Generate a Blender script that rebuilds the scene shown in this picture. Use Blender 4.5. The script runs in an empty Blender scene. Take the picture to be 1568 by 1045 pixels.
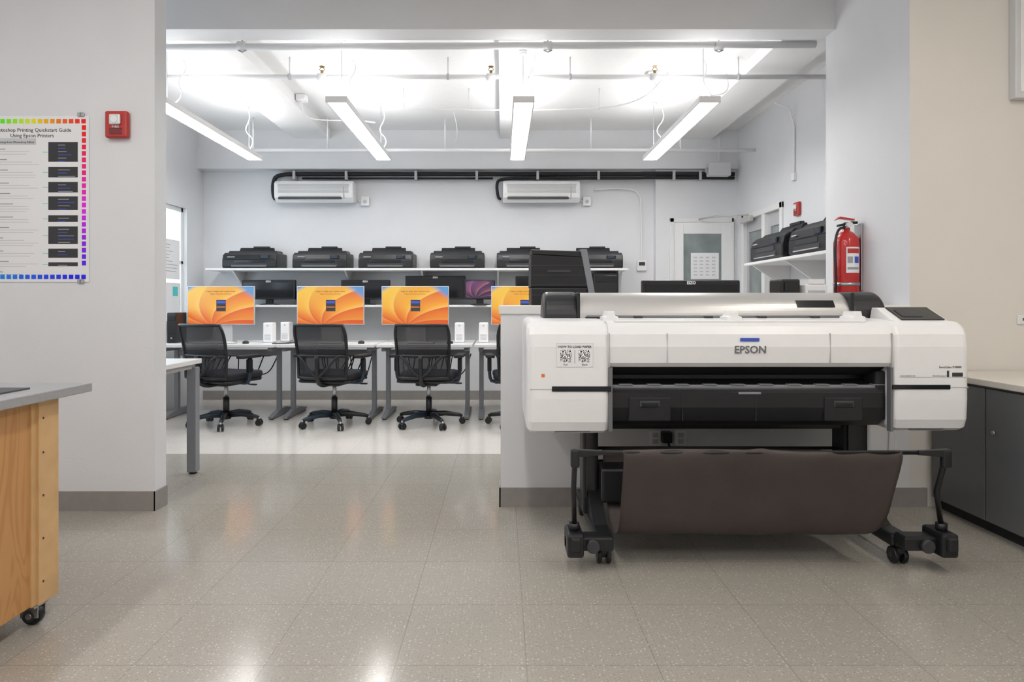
import bpy, bmesh, math, random
from mathutils import Vector, Matrix, Euler
random.seed(4)
scene = bpy.context.scene
COL = scene.collection

# ------------------------------------------------------------ materials
def nm(name):
    m = bpy.data.materials.new(name); m.use_nodes = True
    nt = m.node_tree
    return m, nt, nt.nodes['Principled BSDF']
def mat(name, color, rough=.5, metal=0., noise=0., nscale=20., bump=0., bscale=200., emit=None, estr=0., spec=.5, coat=0.):
    m, nt, p = nm(name)
    p.inputs['Base Color'].default_value = (*color, 1)
    p.inputs['Roughness'].default_value = rough
    p.inputs['Metallic'].default_value = metal
    p.inputs['Specular IOR Level'].default_value = spec
    p.inputs['Coat Weight'].default_value = coat
    tc = nt.nodes.new('ShaderNodeTexCoord')
    if noise > 0:
        n = nt.nodes.new('ShaderNodeTexNoise'); n.inputs['Scale'].default_value = nscale
        n.inputs['Detail'].default_value = 3
        r = nt.nodes.new('ShaderNodeValToRGB')
        r.color_ramp.elements[0].position = .3; r.color_ramp.elements[1].position = .7
        r.color_ramp.elements[0].color = (*[c*(1-noise) for c in color], 1)
        r.color_ramp.elements[1].color = (*[min(1, c*(1+noise)) for c in color], 1)
        nt.links.new(tc.outputs['Object'], n.inputs['Vector'])
        nt.links.new(n.outputs['Fac'], r.inputs['Fac'])
        nt.links.new(r.outputs['Color'], p.inputs['Base Color'])
    if bump > 0:
        n = nt.nodes.new('ShaderNodeTexNoise'); n.inputs['Scale'].default_value = bscale
        b = nt.nodes.new('ShaderNodeBump'); b.inputs['Strength'].default_value = bump; b.inputs['Distance'].default_value = .01
        nt.links.new(tc.outputs['Object'], n.inputs['Vector'])
        nt.links.new(n.outputs['Fac'], b.inputs['Height'])
        nt.links.new(b.outputs['Normal'], p.inputs['Normal'])
    if emit:
        p.inputs['Emission Color'].default_value = (*emit, 1)
        p.inputs['Emission Strength'].default_value = estr
    return m

WALL = mat('paint_white', (.755,.765,.785), .6, noise=.015, nscale=3, bump=.05, bscale=90)
WALL_WARMLIT = mat('paint_warm_lit', (.76,.73,.68), .6, noise=.015, nscale=3, bump=.05, bscale=90)  # wall paint with the warm lamplight tint put into its colour
CEIL = mat('paint_ceiling', (.82,.82,.82), .7, noise=.01)
BASEB = mat('baseboard_rubber', (.30,.28,.265), .5, noise=.05)
TRIM = mat('trim_white', (.8,.8,.8), .4)
WPL = mat('white_plastic', (.86,.86,.865), .32, noise=.01)
WPL2 = mat('white_plastic_dim', (.66,.67,.68), .4)
SILV = mat('silver_plastic', (.60,.59,.58), .34, .4)
MET = mat('steel', (.5,.5,.52), .3, .9)
GRY = mat('grey_powdercoat', (.24,.25,.275), .45, noise=.03)
GRYL = mat('light_grey', (.5,.5,.52), .45)
PIPE = mat('pipe_paint', (.76,.76,.77), .45)
BLK = mat('black_plastic', (.012,.013,.015), .38, noise=.1)
BLKG = mat('black_gloss', (.010,.011,.014), .12)
BLKM = mat('black_matte', (.014,.014,.016), .65, noise=.1)
SEAM = mat('seam_dark', (.16,.16,.17), .6)
SEAML = mat('seam_light', (.45,.45,.45), .6)
DGR = mat('dark_grey_plastic', (.04,.042,.047), .45)
BLUP = mat('blue_black_plastic', (.018,.035,.06), .4)
CLOTH = mat('brown_basket_fabric', (.070,.054,.050), .62, noise=.10, nscale=6, bump=.25, bscale=350)
SEATF = mat('black_fabric', (.014,.015,.02), .9, noise=.2, nscale=80, bump=.3, bscale=500)
RED = mat('red_enamel', (.55,.02,.02), .25, coat=.4)
REDA = mat('red_alarm', (.50,.04,.035), .4)
CLR = mat('strobe_lens', (.75,.75,.75), .1)
BRASS = mat('brass', (.35,.25,.1), .35, .9)
PAPER = mat('paper', (.85,.85,.86), .6)
INK = mat('ink', (.04,.04,.045), .7)
INKG = mat('ink_grey', (.35,.36,.38), .7)
INKL = mat('ink_light', (.6,.61,.63), .7)
BLUEL = mat('label_blue', (.05,.1,.55), .5)
ORNG = mat('label_orange', (.8,.2,.05), .5)
CYAN = mat('label_cyan', (.1,.6,.6), .5)
CAB = mat('cabinet_grey', (.155,.162,.172), .38, .2, noise=.03)
CTOP = mat('countertop_white', (.72,.68,.62), .4, noise=.03, nscale=60)
DESKT = mat('desk_laminate', (.80,.80,.80), .3)
BTOP = mat('bench_top', (.36,.36,.37), .4, noise=.05, nscale=60)
MATD = mat('cutting_mat', (.08,.085,.09), .6)
EMD = mat('lamp_diffuser', (1,1,1), .5, emit=(1,.99,.97), estr=22)
EMU = mat('lamp_uplight', (1,1,1), .5, emit=(1,.99,.97), estr=13)
EMN = mat('fill_lamp_front', (1,1,1), .5, emit=(1,.975,.95), estr=29)  # glow of the added front-room lamps
EMW = mat('fill_lamp_warm', (1,1,1), .5, emit=(1,.945,.87), estr=29)  # warmer glow for the added lamps on the right

# qr
QR, nt, p = nm('qr_code')
tc = nt.nodes.new('ShaderNodeTexCoord'); w = nt.nodes.new('ShaderNodeTexWhiteNoise'); w.noise_dimensions='2D'
s1 = nt.nodes.new('ShaderNodeVectorMath'); s1.operation='SCALE'; s1.inputs['Scale'].default_value=23
s2 = nt.nodes.new('ShaderNodeVectorMath'); s2.operation='FLOOR'
g = nt.nodes.new('ShaderNodeMath'); g.operation='GREATER_THAN'; g.inputs[1].default_value=.5
nt.links.new(tc.outputs['UV'], s1.inputs[0]); nt.links.new(s1.outputs[0], s2.inputs[0]); nt.links.new(s2.outputs[0], w.inputs['Vector'])
nt.links.new(w.outputs['Value'], g.inputs[0]); nt.links.new(g.outputs[0], p.inputs['Base Color'])

# chair mesh fabric: see-through weave
MESHF, nt, p = nm('chair_mesh_weave')
p.inputs['Base Color'].default_value=(.012,.013,.018,1); p.inputs['Roughness'].default_value=.7
tr = nt.nodes.new('ShaderNodeBsdfTransparent'); mx = nt.nodes.new('ShaderNodeMixShader'); mx.inputs[0].default_value=.88
nt.links.new(tr.outputs[0], mx.inputs[1]); nt.links.new(p.outputs[0], mx.inputs[2])
nt.links.new(mx.outputs[0], nt.nodes['Material Output'].inputs['Surface'])
# window glass
GLASS, nt, p = nm('window_glass')
tr = nt.nodes.new('ShaderNodeBsdfTransparent'); gl = nt.nodes.new('ShaderNodeBsdfGlossy'); gl.inputs['Roughness'].default_value=.03
tr.inputs[0].default_value=(.93,.96,.97,1)
mx = nt.nodes.new('ShaderNodeMixShader'); mx.inputs[0].default_value=.07
nt.links.new(tr.outputs[0], mx.inputs[1]); nt.links.new(gl.outputs[0], mx.inputs[2])
nt.links.new(mx.outputs[0], nt.nodes['Material Output'].inputs['Surface'])
DGLASS = mat('door_glass', (.24,.28,.28), .08, noise=.2, nscale=4)

# floor
FLOOR, nt, p = nm('terrazzo_tile')
L = nt.links.new
tc = nt.nodes.new('ShaderNodeTexCoord')
mp = nt.nodes.new('ShaderNodeMapping'); mp.inputs['Location'].default_value = (-.077+.405*20, -2.02+.405*20, 0)
L(tc.outputs['Object'], mp.inputs['Vector'])
def brick(c1,c2,mo):
    br = nt.nodes.new('ShaderNodeTexBrick'); br.offset=0; br.squash=1
    br.inputs['Scale'].default_value=1; br.inputs['Brick Width'].default_value=.405; br.inputs['Row Height'].default_value=.405
    br.inputs['Mortar Size'].default_value=.0018; br.inputs['Mortar Smooth'].default_value=.1; br.inputs['Bias'].default_value=0
    br.inputs['Color1'].default_value=(*c1,1); br.inputs['Color2'].default_value=(*c2,1); br.inputs['Mortar'].default_value=(*mo,1)
    L(mp.outputs[0], br.inputs['Vector']); return br
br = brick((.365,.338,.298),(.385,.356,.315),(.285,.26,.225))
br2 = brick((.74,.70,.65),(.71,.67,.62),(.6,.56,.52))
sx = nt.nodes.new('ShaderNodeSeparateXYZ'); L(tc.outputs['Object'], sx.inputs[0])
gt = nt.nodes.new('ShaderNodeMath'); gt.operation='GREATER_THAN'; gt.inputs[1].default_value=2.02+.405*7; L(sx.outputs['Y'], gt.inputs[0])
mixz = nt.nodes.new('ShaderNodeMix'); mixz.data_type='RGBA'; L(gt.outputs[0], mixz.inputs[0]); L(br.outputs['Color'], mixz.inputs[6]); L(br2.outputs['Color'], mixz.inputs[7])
def speck(scale, thr, prev, col, fac, sel=.6):
    v = nt.nodes.new('ShaderNodeTexVoronoi'); v.voronoi_dimensions='2D'; v.inputs['Scale'].default_value=scale
    L(tc.outputs['Object'], v.inputs['Vector'])
    lt = nt.nodes.new('ShaderNodeMath'); lt.operation='LESS_THAN'; lt.inputs[1].default_value=thr; L(v.outputs['Distance'], lt.inputs[0])
    se = nt.nodes.new('ShaderNodeSeparateColor'); L(v.outputs['Color'], se.inputs[0])
    g2 = nt.nodes.new('ShaderNodeMath'); g2.operation='GREATER_THAN'; g2.inputs[1].default_value=sel; L(se.outputs[0], g2.inputs[0])
    mu = nt.nodes.new('ShaderNodeMath'); mu.operation='MULTIPLY'; L(lt.outputs[0], mu.inputs[0]); L(g2.outputs[0], mu.inputs[1])
    mf = nt.nodes.new('ShaderNodeMath'); mf.operation='MULTIPLY'; mf.inputs[1].default_value=fac; L(mu.outputs[0], mf.inputs[0])
    mm = nt.nodes.new('ShaderNodeMix'); mm.data_type='RGBA'; mm.inputs[7].default_value=col
    L(mf.outputs[0], mm.inputs[0]); L(prev, mm.inputs[6])
    return mm.outputs[2]
c = speck(60, .17, mixz.outputs[2], (.72,.70,.64,1), .5, .7)
c = speck(85, .18, c, (.16,.13,.11,1), .45, .65)
c = speck(140, .25, c, (.55,.52,.46,1), .35, .5)
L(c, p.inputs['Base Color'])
nz = nt.nodes.new('ShaderNodeTexNoise'); nz.inputs['Scale'].default_value=3; nz.inputs['Detail'].default_value=4
L(tc.outputs['Object'], nz.inputs['Vector'])
mr = nt.nodes.new('ShaderNodeMapRange'); mr.inputs['From Min'].default_value=.3; mr.inputs['From Max'].default_value=.7
mr.inputs['To Min'].default_value=.12; mr.inputs['To Max'].default_value=.18
L(nz.outputs['Fac'], mr.inputs['Value']); L(mr.outputs[0], p.inputs['Roughness'])

# plywood
WOOD, nt, p = nm('plywood'); L = nt.links.new
tc = nt.nodes.new('ShaderNodeTexCoord'); mp = nt.nodes.new('ShaderNodeMapping'); mp.inputs['Scale'].default_value=(2.2,2.6,.6)
L(tc.outputs['Object'], mp.inputs[0])
n = nt.nodes.new('ShaderNodeTexNoise'); n.inputs['Scale'].default_value=3.0; n.inputs['Detail'].default_value=1.5; n.inputs['Distortion'].default_value=.7
L(mp.outputs[0], n.inputs['Vector'])
m1 = nt.nodes.new('ShaderNodeMath'); m1.operation='MULTIPLY'; m1.inputs[1].default_value=70; L(n.outputs['Fac'], m1.inputs[0])
m2 = nt.nodes.new('ShaderNodeMath'); m2.operation='SINE'; L(m1.outputs[0], m2.inputs[0])
r = nt.nodes.new('ShaderNodeValToRGB'); r.color_ramp.elements[0].position=.0; r.color_ramp.elements[0].color=(.60,.31,.115,1)
r.color_ramp.elements[1].position=1; r.color_ramp.elements[1].color=(.53,.25,.085,1)
L(m2.outputs[0], r.inputs[0]); L(r.outputs[0], p.inputs['Base Color']); p.inputs['Roughness'].default_value=.4
WOODL = mat('plywood_edge', (.66,.42,.20), .45, noise=.08, nscale=12)

# screen wallpaper
def screen_mat(name, cols, strength=1.0):
    m, nt, p = nm(name); L = nt.links.new
    tc = nt.nodes.new('ShaderNodeTexCoord'); s = nt.nodes.new('ShaderNodeSeparateXYZ'); L(tc.outputs['UV'], s.inputs[0])
    def M(op, a, b=None, c=None):
        n = nt.nodes.new('ShaderNodeMath'); n.operation=op
        for i, v in enumerate((a,b,c)):
            if v is None: continue
            if isinstance(v,(int,float)): n.inputs[i].default_value=v
            else: L(v, n.inputs[i])
        return n.outputs[0]
    def X(f, a, col):
        mx = nt.nodes.new('ShaderNodeMix'); mx.data_type='RGBA'; L(f, mx.inputs[0]); L(a, mx.inputs[6]); mx.inputs[7].default_value=(*col,1); return mx.outputs[2]
    u = M('SUBTRACT', s.outputs['X'], .38); v = M('ADD', s.outputs['Y'], .05)
    ang = M('ARCTAN2', u, v)
    rr = M('SQRT', M('ADD', M('MULTIPLY',u,u), M('MULTIPLY',v,v)))
    ph = M('ADD', M('ADD', M('MULTIPLY', ang, 1.8), M('MULTIPLY', rr, -1.1)), 5.3)
    fr = M('FRACT', ph)
    r = nt.nodes.new('ShaderNodeValToRGB'); L(fr, r.inputs[0])
    e = r.color_ramp.elements
    e[0].position=0; e[0].color=(*cols[0],1); e[1].position=1; e[1].color=(*cols[3],1)
    a = e.new(.3); a.color=(*cols[1],1); b = e.new(.7); b.color=(*cols[2],1)
    yl = M('MULTIPLY', M('SUBTRACT', 1.0, s.outputs['X']), M('MULTIPLY', s.outputs['Y'], 1.1)); yl.node.use_clamp=True
    o = X(yl, r.outputs[0], cols[5])
    rd = M('MULTIPLY', M('SUBTRACT', .45, s.outputs['Y']), 1.6); rd.node.use_clamp=True
    o = X(rd, o, cols[0])
    edge = M('MULTIPLY', M('SUBTRACT', M('ADD', s.outputs['X'], M('MULTIPLY', s.outputs['Y'], .8)), 1.5), 7.0); edge.node.use_clamp=True
    o = X(edge, o, cols[4])
    e2 = M('MULTIPLY', M('SUBTRACT', M('SUBTRACT', s.outputs['Y'], s.outputs['X']), .84), 9.0); e2.node.use_clamp=True
    o = X(e2, o, cols[4])
    p.inputs['Base Color'].default_value=(.01,.01,.01,1); p.inputs['Roughness'].default_value=.25
    L(o, p.inputs['Emission Color']); p.inputs['Emission Strength'].default_value=strength
    return m
SCR = screen_mat('screen_orange', [(.72,.09,.02),(.86,.20,.03),(.92,.36,.03),(1,.58,.14),(.12,.34,.66),(.95,.60,.08)], .95)
SCRP = screen_mat('screen_purple', [(.02,.02,.08),(.08,.03,.15),(.35,.08,.15),(.7,.3,.2),(.03,.03,.12),(.3,.1,.3)], .6)

# ------------------------------------------------------------ builder
class B:
    def __init__(s): s.bm=bmesh.new(); s.uv=s.bm.loops.layers.uv.verify(); s.mats=[]; s.T=Matrix.Identity(4)
    def mi(s,m):
        if m not in s.mats: s.mats.append(m)
        return s.mats.index(m)
    def add(s,t,m,smooth=False):
        bmesh.ops.recalc_face_normals(t, faces=t.faces)
        i=s.mi(m)
        for f in t.faces: f.material_index=i; f.smooth=smooth
        t.transform(s.T)
        me=bpy.data.meshes.new('tmp'); t.to_mesh(me); t.free(); s.bm.from_mesh(me); bpy.data.meshes.remove(me)
    def bev(s,t,bev,seg):
        if bev>0: bmesh.ops.bevel(t, geom=list(t.edges), offset=bev, segments=seg, profile=.5, affect='EDGES', clamp_overlap=True)
    def box(s,x0,x1,y0,y1,z0,z1,m,bev=0,seg=2,smooth=False):
        t=bmesh.new(); bmesh.ops.create_cube(t,size=1)
        t.transform(Matrix.Translation(((x0+x1)/2,(y0+y1)/2,(z0+z1)/2))@Matrix.Diagonal((abs(x1-x0),abs(y1-y0),abs(z1-z0),1)))
        s.bev(t,bev,seg); s.add(t,m,smooth)
    def prism(s,pts,axis,a,b,m,bev=0,seg=2,smooth=False):
        t=bmesh.new()
        def P(q,k): return {'x':(k,q[0],q[1]),'y':(q[0],k,q[1]),'z':(q[0],q[1],k)}[axis]
        v0=[t.verts.new(P(q,a)) for q in pts]; v1=[t.verts.new(P(q,b)) for q in pts]
        t.faces.new(v0); t.faces.new(v1[::-1])
        n=len(pts)
        for i in range(n): t.faces.new((v0[i],v1[i],v1[(i+1)%n],v0[(i+1)%n]))
        bmesh.ops.recalc_face_normals(t, faces=t.faces)
        if bev>0:
            es=[e for e in t.edges if (e.verts[0] in v0)==(e.verts[1] in v0)]
            bmesh.ops.bevel(t, geom=es, offset=bev, segments=seg, profile=.5, affect='EDGES', clamp_overlap=True)
        s.add(t,m,smooth)
    def cyl(s,p0,p1,r,m,r2=None,seg=20,bev=0):
        p0=Vector(p0); p1=Vector(p1); d=p1-p0; r2=r if r2 is None else r2
        t=bmesh.new(); bmesh.ops.create_cone(t,cap_ends=True,segments=seg,radius1=r,radius2=r2,depth=d.length)
        if bev>0:
            es=[e for e in t.edges if len([f for f in e.link_faces if len(f.verts)>4])==1]
            bmesh.ops.bevel(t, geom=es, offset=bev, segments=3, profile=.5, affect='EDGES')
        t.transform(Matrix.Translation((p0+p1)/2)@d.to_track_quat('Z','Y').to_matrix().to_4x4())
        i=s.mi(m); bmesh.ops.recalc_face_normals(t, faces=t.faces)
        for f in t.faces: f.material_index=i; f.smooth=len(f.verts)<=4
        t.transform(s.T)
        me=bpy.data.meshes.new('tmp'); t.to_mesh(me); t.free(); s.bm.from_mesh(me); bpy.data.meshes.remove(me)
    def tube(s,pts,r,m,seg=8,sub=0,closed=False):
        pts=[Vector(q) for q in pts]
        for _ in range(sub):
            new=[]; n=len(pts)
            rng=range(n) if closed else range(n-1)
            if not closed: new.append(pts[0])
            for i in rng:
                a,b=pts[i],pts[(i+1)%n]; new+= [a*.75+b*.25, a*.25+b*.75]
            if not closed: new.append(pts[-1])
            pts=new
        t=bmesh.new(); rings=[]; n=len(pts); up=None
        for i,q in enumerate(pts):
            if closed: d=(pts[(i+1)%n]-pts[i-1]).normalized()
            else: d=(pts[min(i+1,n-1)]-pts[max(i-1,0)]).normalized()
            if up is None: up = Vector((0,0,1)) if abs(d.z)<.9 else Vector((1,0,0))
            u=(up-d*up.dot(d)).normalized(); w=d.cross(u); up=u
            rr = r[i*len(r)//n] if isinstance(r,(list,tuple)) else r
            rings.append([t.verts.new(q+(u*math.cos(a)+w*math.sin(a))*rr) for a in [2*math.pi*k/seg for k in range(seg)]])
        for i in range(n if closed else n-1):
            A,Bb=rings[i],rings[(i+1)%n]
            for k in range(seg): t.faces.new((A[k],A[(k+1)%seg],Bb[(k+1)%seg],Bb[k]))
        if not closed: t.faces.new(rings[0][::-1]); t.faces.new(rings[-1])
        s.add(t,m,True)
    def lathe(s,prof,c,m,axis='z',seg=28):
        t=bmesh.new(); rings=[]
        for r,z in prof:
            ring=[]
            for k in range(seg):
                a=2*math.pi*k/seg; x,y=max(r,.0005)*math.cos(a),max(r,.0005)*math.sin(a)
                ring.append(t.verts.new({'z':(c[0]+x,c[1]+y,c[2]+z),'x':(c[0]+z,c[1]+x,c[2]+y),'y':(c[0]+x,c[1]+z,c[2]+y)}[axis]))
            rings.append(ring)
        for A,Bb in zip(rings,rings[1:]):
            for k in range(seg): t.faces.new((A[k],A[(k+1)%seg],Bb[(k+1)%seg],Bb[k]))
        t.faces.new(rings[0]); t.faces.new(rings[-1][::-1])
        s.add(t,m,True)
    def grid(s,rows,m,thick=0.):
        t=bmesh.new(); V=[[t.verts.new(q) for q in row] for row in rows]
        for a,b in zip(V,V[1:]):
            for k in range(len(a)-1): t.faces.new((a[k],a[k+1],b[k+1],b[k]))
        bmesh.ops.recalc_face_normals(t, faces=t.faces)
        if thick: bmesh.ops.solidify(t, geom=list(t.faces), thickness=thick)
        s.add(t,m,True)
    def quad(s,a,b,c,d,m):
        vs=[s.bm.verts.new(s.T@Vector(q)) for q in (a,b,c,d)]; f=s.bm.faces.new(vs); f.material_index=s.mi(m)
        for lp,uv in zip(f.loops,((0,0),(1,0),(1,1),(0,1))): lp[s.uv].uv=uv
    def text(s,txt,size,loc,m,rot=(math.pi/2,0,0),align='CENTER',ext=.0004,bold=0.):
        cu=bpy.data.curves.new('t','FONT'); cu.body=txt; cu.size=size; cu.align_x=align; cu.extrude=ext; cu.resolution_u=2; cu.offset=bold
        ob=bpy.data.objects.new('t',cu); COL.objects.link(ob)
        dg=bpy.context.evaluated_depsgraph_get(); me=bpy.data.meshes.new_from_object(ob.evaluated_get(dg))
        t=bmesh.new(); t.from_mesh(me); t.transform(Matrix.Translation(loc)@Euler(rot).to_matrix().to_4x4())
        s.add(t,m); bpy.data.objects.remove(ob); bpy.data.curves.remove(cu); bpy.data.meshes.remove(me)
    def done(s,name,loc=None,rot=0,keep=False):
        me=bpy.data.meshes.new(name); s.bm.to_mesh(me); s.bm.free()
        for m in s.mats: me.materials.append(m)
        ob=bpy.data.objects.new(name,me); COL.objects.link(ob)
        if loc is not None: ob.location=loc; ob.rotation_euler=(0,0,rot)
        elif not keep:
            xs=[v.co for v in me.vertices]
            c=Vector(((min(v.x for v in xs)+max(v.x for v in xs))/2,(min(v.y for v in xs)+max(v.y for v in xs))/2,min(v.z for v in xs)))
            me.transform(Matrix.Translation(-c)); ob.location=c
        return ob
def inst(ob,loc,rot=0,name=None):
    o=bpy.data.objects.new(name or ob.name.split('.')[0],ob.data); COL.objects.link(o); o.location=loc; o.rotation_euler=(0,0,rot); return o

# ------------------------------------------------------------ room shell
XL=-3.47; YB=7.6; XR=2.7
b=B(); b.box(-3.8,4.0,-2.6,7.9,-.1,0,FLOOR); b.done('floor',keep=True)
b=B(); b.box(XL-.2,2.9,4.5,YB+.2,3.1,3.4,CEIL); b.done('ceiling',keep=True)
b=B(); b.box(-3.8,4.0,-2.6,4.5,3.3,3.4,CEIL); b.done('ceiling_front',keep=True)
b=B(); b.box(XL-.15,1.77,YB,YB+.15,0,3.1,WALL); b.box(1.77,XR+.15,YB-.1,YB+.15,0,3.1,WALL); b.done('wall_back',keep=True)
b=B()
wins=[(3.95,4.75),(5.1,7.2)]  # first opening is added out of view to let in more daylight
zb,zt=.95,2.17
b.box(XL-.15,XL,3.65,YB,0,zb,WALL); b.box(XL-.15,XL,3.65,YB,zt,3.1,WALL)
for a,c in ((3.65,3.95),(4.75,5.1),(7.2,YB)): b.box(XL-.15,XL,a,c,zb,zt,WALL)
b.done('wall_left',keep=True)
b=B(); b.box(-3.6,-3.45,-2.5,3.53,0,3.3,WALL); b.done('wall_left_front',keep=True)
b=B(); b.box(-3.8,4.0,-2.6,-2.45,0,3.3,WALL); b.done('wall_front',keep=True)
b=B(); b.box(3.75,3.9,-2.5,3.6,0,3.3,WALL_WARMLIT); b.done('wall_right_front',keep=True)
b=B(); b.box(-3.6,-1.875,3.53,3.65,0,3.3,WALL); b.done('wall_partition',keep=True)
b=B(); b.box(2.251,3.9,3.6,3.74,0,3.3,WALL_WARMLIT); b.done('wall_warm_lit',keep=True)
b=B(); b.box(2.25,2.85,3.601,4.53,0,3.3,WALL); b.done('wall_pillar',keep=True)
b=B(); dy0,dy1,dzt=6.25,7.30,2.10
b.box(XR,XR+.15,4.53,dy0,0,3.1,WALL); b.box(XR,XR+.15,dy1,YB,0,3.1,WALL); b.box(XR,XR+.15,dy0,dy1,dzt,3.1,WALL); b.done('wall_right',keep=True)
b=B(); b.box(0-.005,2.25,3.6,3.74,0,1.07,WALL); b.box(-.015,2.25,3.59,3.76,1.06,1.11,TRIM,.006); b.done('wall_half',keep=True)
# header and beams
b=B(); b.box(XL,2.25,4.4,4.58,2.97,3.3,WALL); b.done('trim_header_beam',keep=True)
b=B()
for x0,x1 in ((-2.37,-1.95),(-.02,.25),(2.0,2.4)): b.box(x0,x1,4.58,7.45,3.0,3.11,CEIL)
b.box(XL,XR,7.45,YB,2.66,3.11,WALL)
b.done('trim_ceiling_beams',keep=True)
# baseboards
b=B(); b.box(-3.4,-1.868,3.52,3.53,0,.105,BASEB); b.box(-1.875,-1.866,3.52,3.65,0,.105,BASEB); b.done('baseboard_left',keep=True)
b=B(); b.box(-.012,2.34,3.588,3.6,0,.105,BASEB); b.box(-.014,-.005,3.588,3.74,0,.105,BASEB); b.done('baseboard_half',keep=True)
b=B(); b.box(XL,1.77,7.588,YB,0,.105,BASEB); b.done('baseboard_back',keep=True)
b=B(); b.box(XR-.012,XR,4.53,dy0,0,.105,BASEB); b.done('baseboard_right',keep=True)
# windows; the nearer one is unseen, added for extra daylight
for i,(a,c) in enumerate(wins):
    b=B(); f=.05; x0,x1=XL-.11,XL-.04
    b.box(x0,x1,a,c,zb,zb+f,TRIM,.005); b.box(x0,x1,a,c,zt-f,zt,TRIM,.005)
    b.box(x0,x1,a,a+f,zb,zt,TRIM,.005); b.box(x0,x1,c-f,c,zb,zt,TRIM,.005)
    if c-a>1.5: b.box(x0,x1,(a+c)/2-.025,(a+c)/2+.025,zb,zt,TRIM,.005)
    b.box(x0,x1,a,c,1.55,1.59,TRIM,.005)
    b.box(XL-.02,XL+.06,a-.05,c+.05,zb-.04,zb,TRIM,.006)
    b.quad((XL-.075,a,zb),(XL-.075,c,zb),(XL-.075,c,zt),(XL-.075,a,zt),GLASS)
    b.done('window_%d'%(i+1))
b=B(); b.box(XL-.036,XL-.030,6.72,7.10,1.38,1.8,PAPER); b.box(XL-.036,XL-.030,6.78,7.12,1.0,1.34,PAPER)
for k in range(9): b.box(XL-.030,XL-.029,6.78,6.86+.22*random.random(),1.74-k*.035,1.745-k*.035,INKG)
b.box(XL-.030,XL-.029,6.95,7.06,1.2,1.3,CYAN)
b.done('window_notice')
# door_1 back wall
b=B(); yb=YB-.101
X0,X1=1.925,2.66
b.box(X0,X0+.05,yb-.03,yb,0,2.10,TRIM,.005); b.box(X1-.03,X1,yb-.03,yb,0,2.10,TRIM,.005); b.box(X0,X1,yb-.03,yb,2.05,2.10,TRIM,.005)
b.box(X0+.05,X0+.16,yb-.02,yb,0,2.05,WPL,.003); b.box(X1-.14,X1-.03,yb-.02,yb,0,2.05,WPL,.003)
b.box(X0+.16,X1-.14,yb-.02,yb,1.92,2.05,WPL); b.box(X0+.16,X1-.14,yb-.02,yb,0,1.2,WPL)
b.box(X0+.16,X1-.14,yb-.012,yb,1.2,1.92,DGLASS)
b.box(2.17,2.49,yb-.016,yb-.012,1.40,1.70,PAPER)
for k in range(6):
    for j in range(4): b.box(2.20+j*.07,2.24+j*.07,yb-.0175,yb-.016,1.44+k*.04,1.455+k*.04,INKL)
b.cyl((X0+.09,yb-.06,1.0),(X0+.2,yb-.06,1.0),.01,MET); b.cyl((X0+.1,yb,1.0),(X0+.1,yb-.06,1.0),.02,MET)
b.done('door_1')
# door_2 right wall
b=B()
b.box(XR-.02,XR+.1,dy0,dy0+.06,0,dzt,TRIM,.005); b.box(XR-.02,XR+.1,dy1-.06,dy1,0,dzt,TRIM,.005); b.box(XR-.02,XR+.1,dy0,dy1,dzt-.06,dzt,TRIM,.005)
b.box(XR-.02,XR+.08,6.66,6.74,0,dzt-.06,TRIM,.004)
for a,c in ((dy0+.06,6.66),(6.74,dy1-.06)):
    b.box(XR+.02,XR+.06,a,a+.06,0,2.04,GRYL); b.box(XR+.02,XR+.06,c-.06,c,0,2.04,GRYL)
    b.box(XR+.02,XR+.06,a+.06,c-.06,1.9,2.04,GRYL); b.box(XR+.02,XR+.06,a+.06,c-.06,0,.25,GRYL)
    b.box(XR+.035,XR+.045,a+.06,c-.06,.25,1.9,DGLASS)
b.box(XR-.07,XR-.02,6.95,7.2,2.0,2.06,SILV,.005); b.tube([(XR-.06,6.98,2.07),(XR-.3,7.2,2.09),(XR-.45,7.44,2.08)],.01,SILV)
b.done('door_2')
b=B(); b.box(3.0,3.01,6.0,7.6,0,2.2,WALL); b.done('wall_corridor',keep=True)

# ------------------------------------------------------------ ceiling lamps
def lamp(x):
    b=B(); h=.0775; y0,y1=4.71,6.59; z=2.57
    b.box(x-h,x-h+.010,y0,y1,z,z+.04,WPL,.002); b.box(x+h-.010,x+h,y0,y1,z,z+.04,WPL,.002)
    b.box(x-h,x+h,y0-.015,y0,z-.002,z+.044,TRIM,.003); b.box(x-h,x+h,y1,y1+.015,z-.002,z+.044,TRIM,.003)
    b.box(x-h+.010,x+h-.010,y0,y1,z+.004,z+.010,EMD); b.box(x-h+.012,x+h-.012,y0,y1,z+.028,z+.033,EMU)
    for yy in (y0+.15,y1-.15):
        b.cyl((x,yy,z+.035),(x,yy,2.998 if .0<x<.3 else 3.098),.003,GRYL,seg=6)
        b.cyl((x,yy,2.97 if .0<x<.3 else 3.07),(x,yy,2.998 if .0<x<.3 else 3.098),.03,WPL)
    b.tube([(x+.02,y0+.2,z+.04),(x+.09,y0+.22,2.7),(x+.02,y0+.25,2.8),(x+.08,y0+.3,2.92),(x+.05,y0+.3,2.99)],.005,WPL,sub=2)
    b.tube([(x+.02,y1-.2,z+.04),(x+.08,y1-.22,2.72),(x-.01,y1-.25,2.8),(x+.07,y1-.3,2.9),(x+.05,y1-.3,2.99)],.005,WPL,sub=2)
    b.done('pendant_fluorescent_lamp')
for x in (-2.49,-1.19,.16,1.5): lamp(x)
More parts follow.
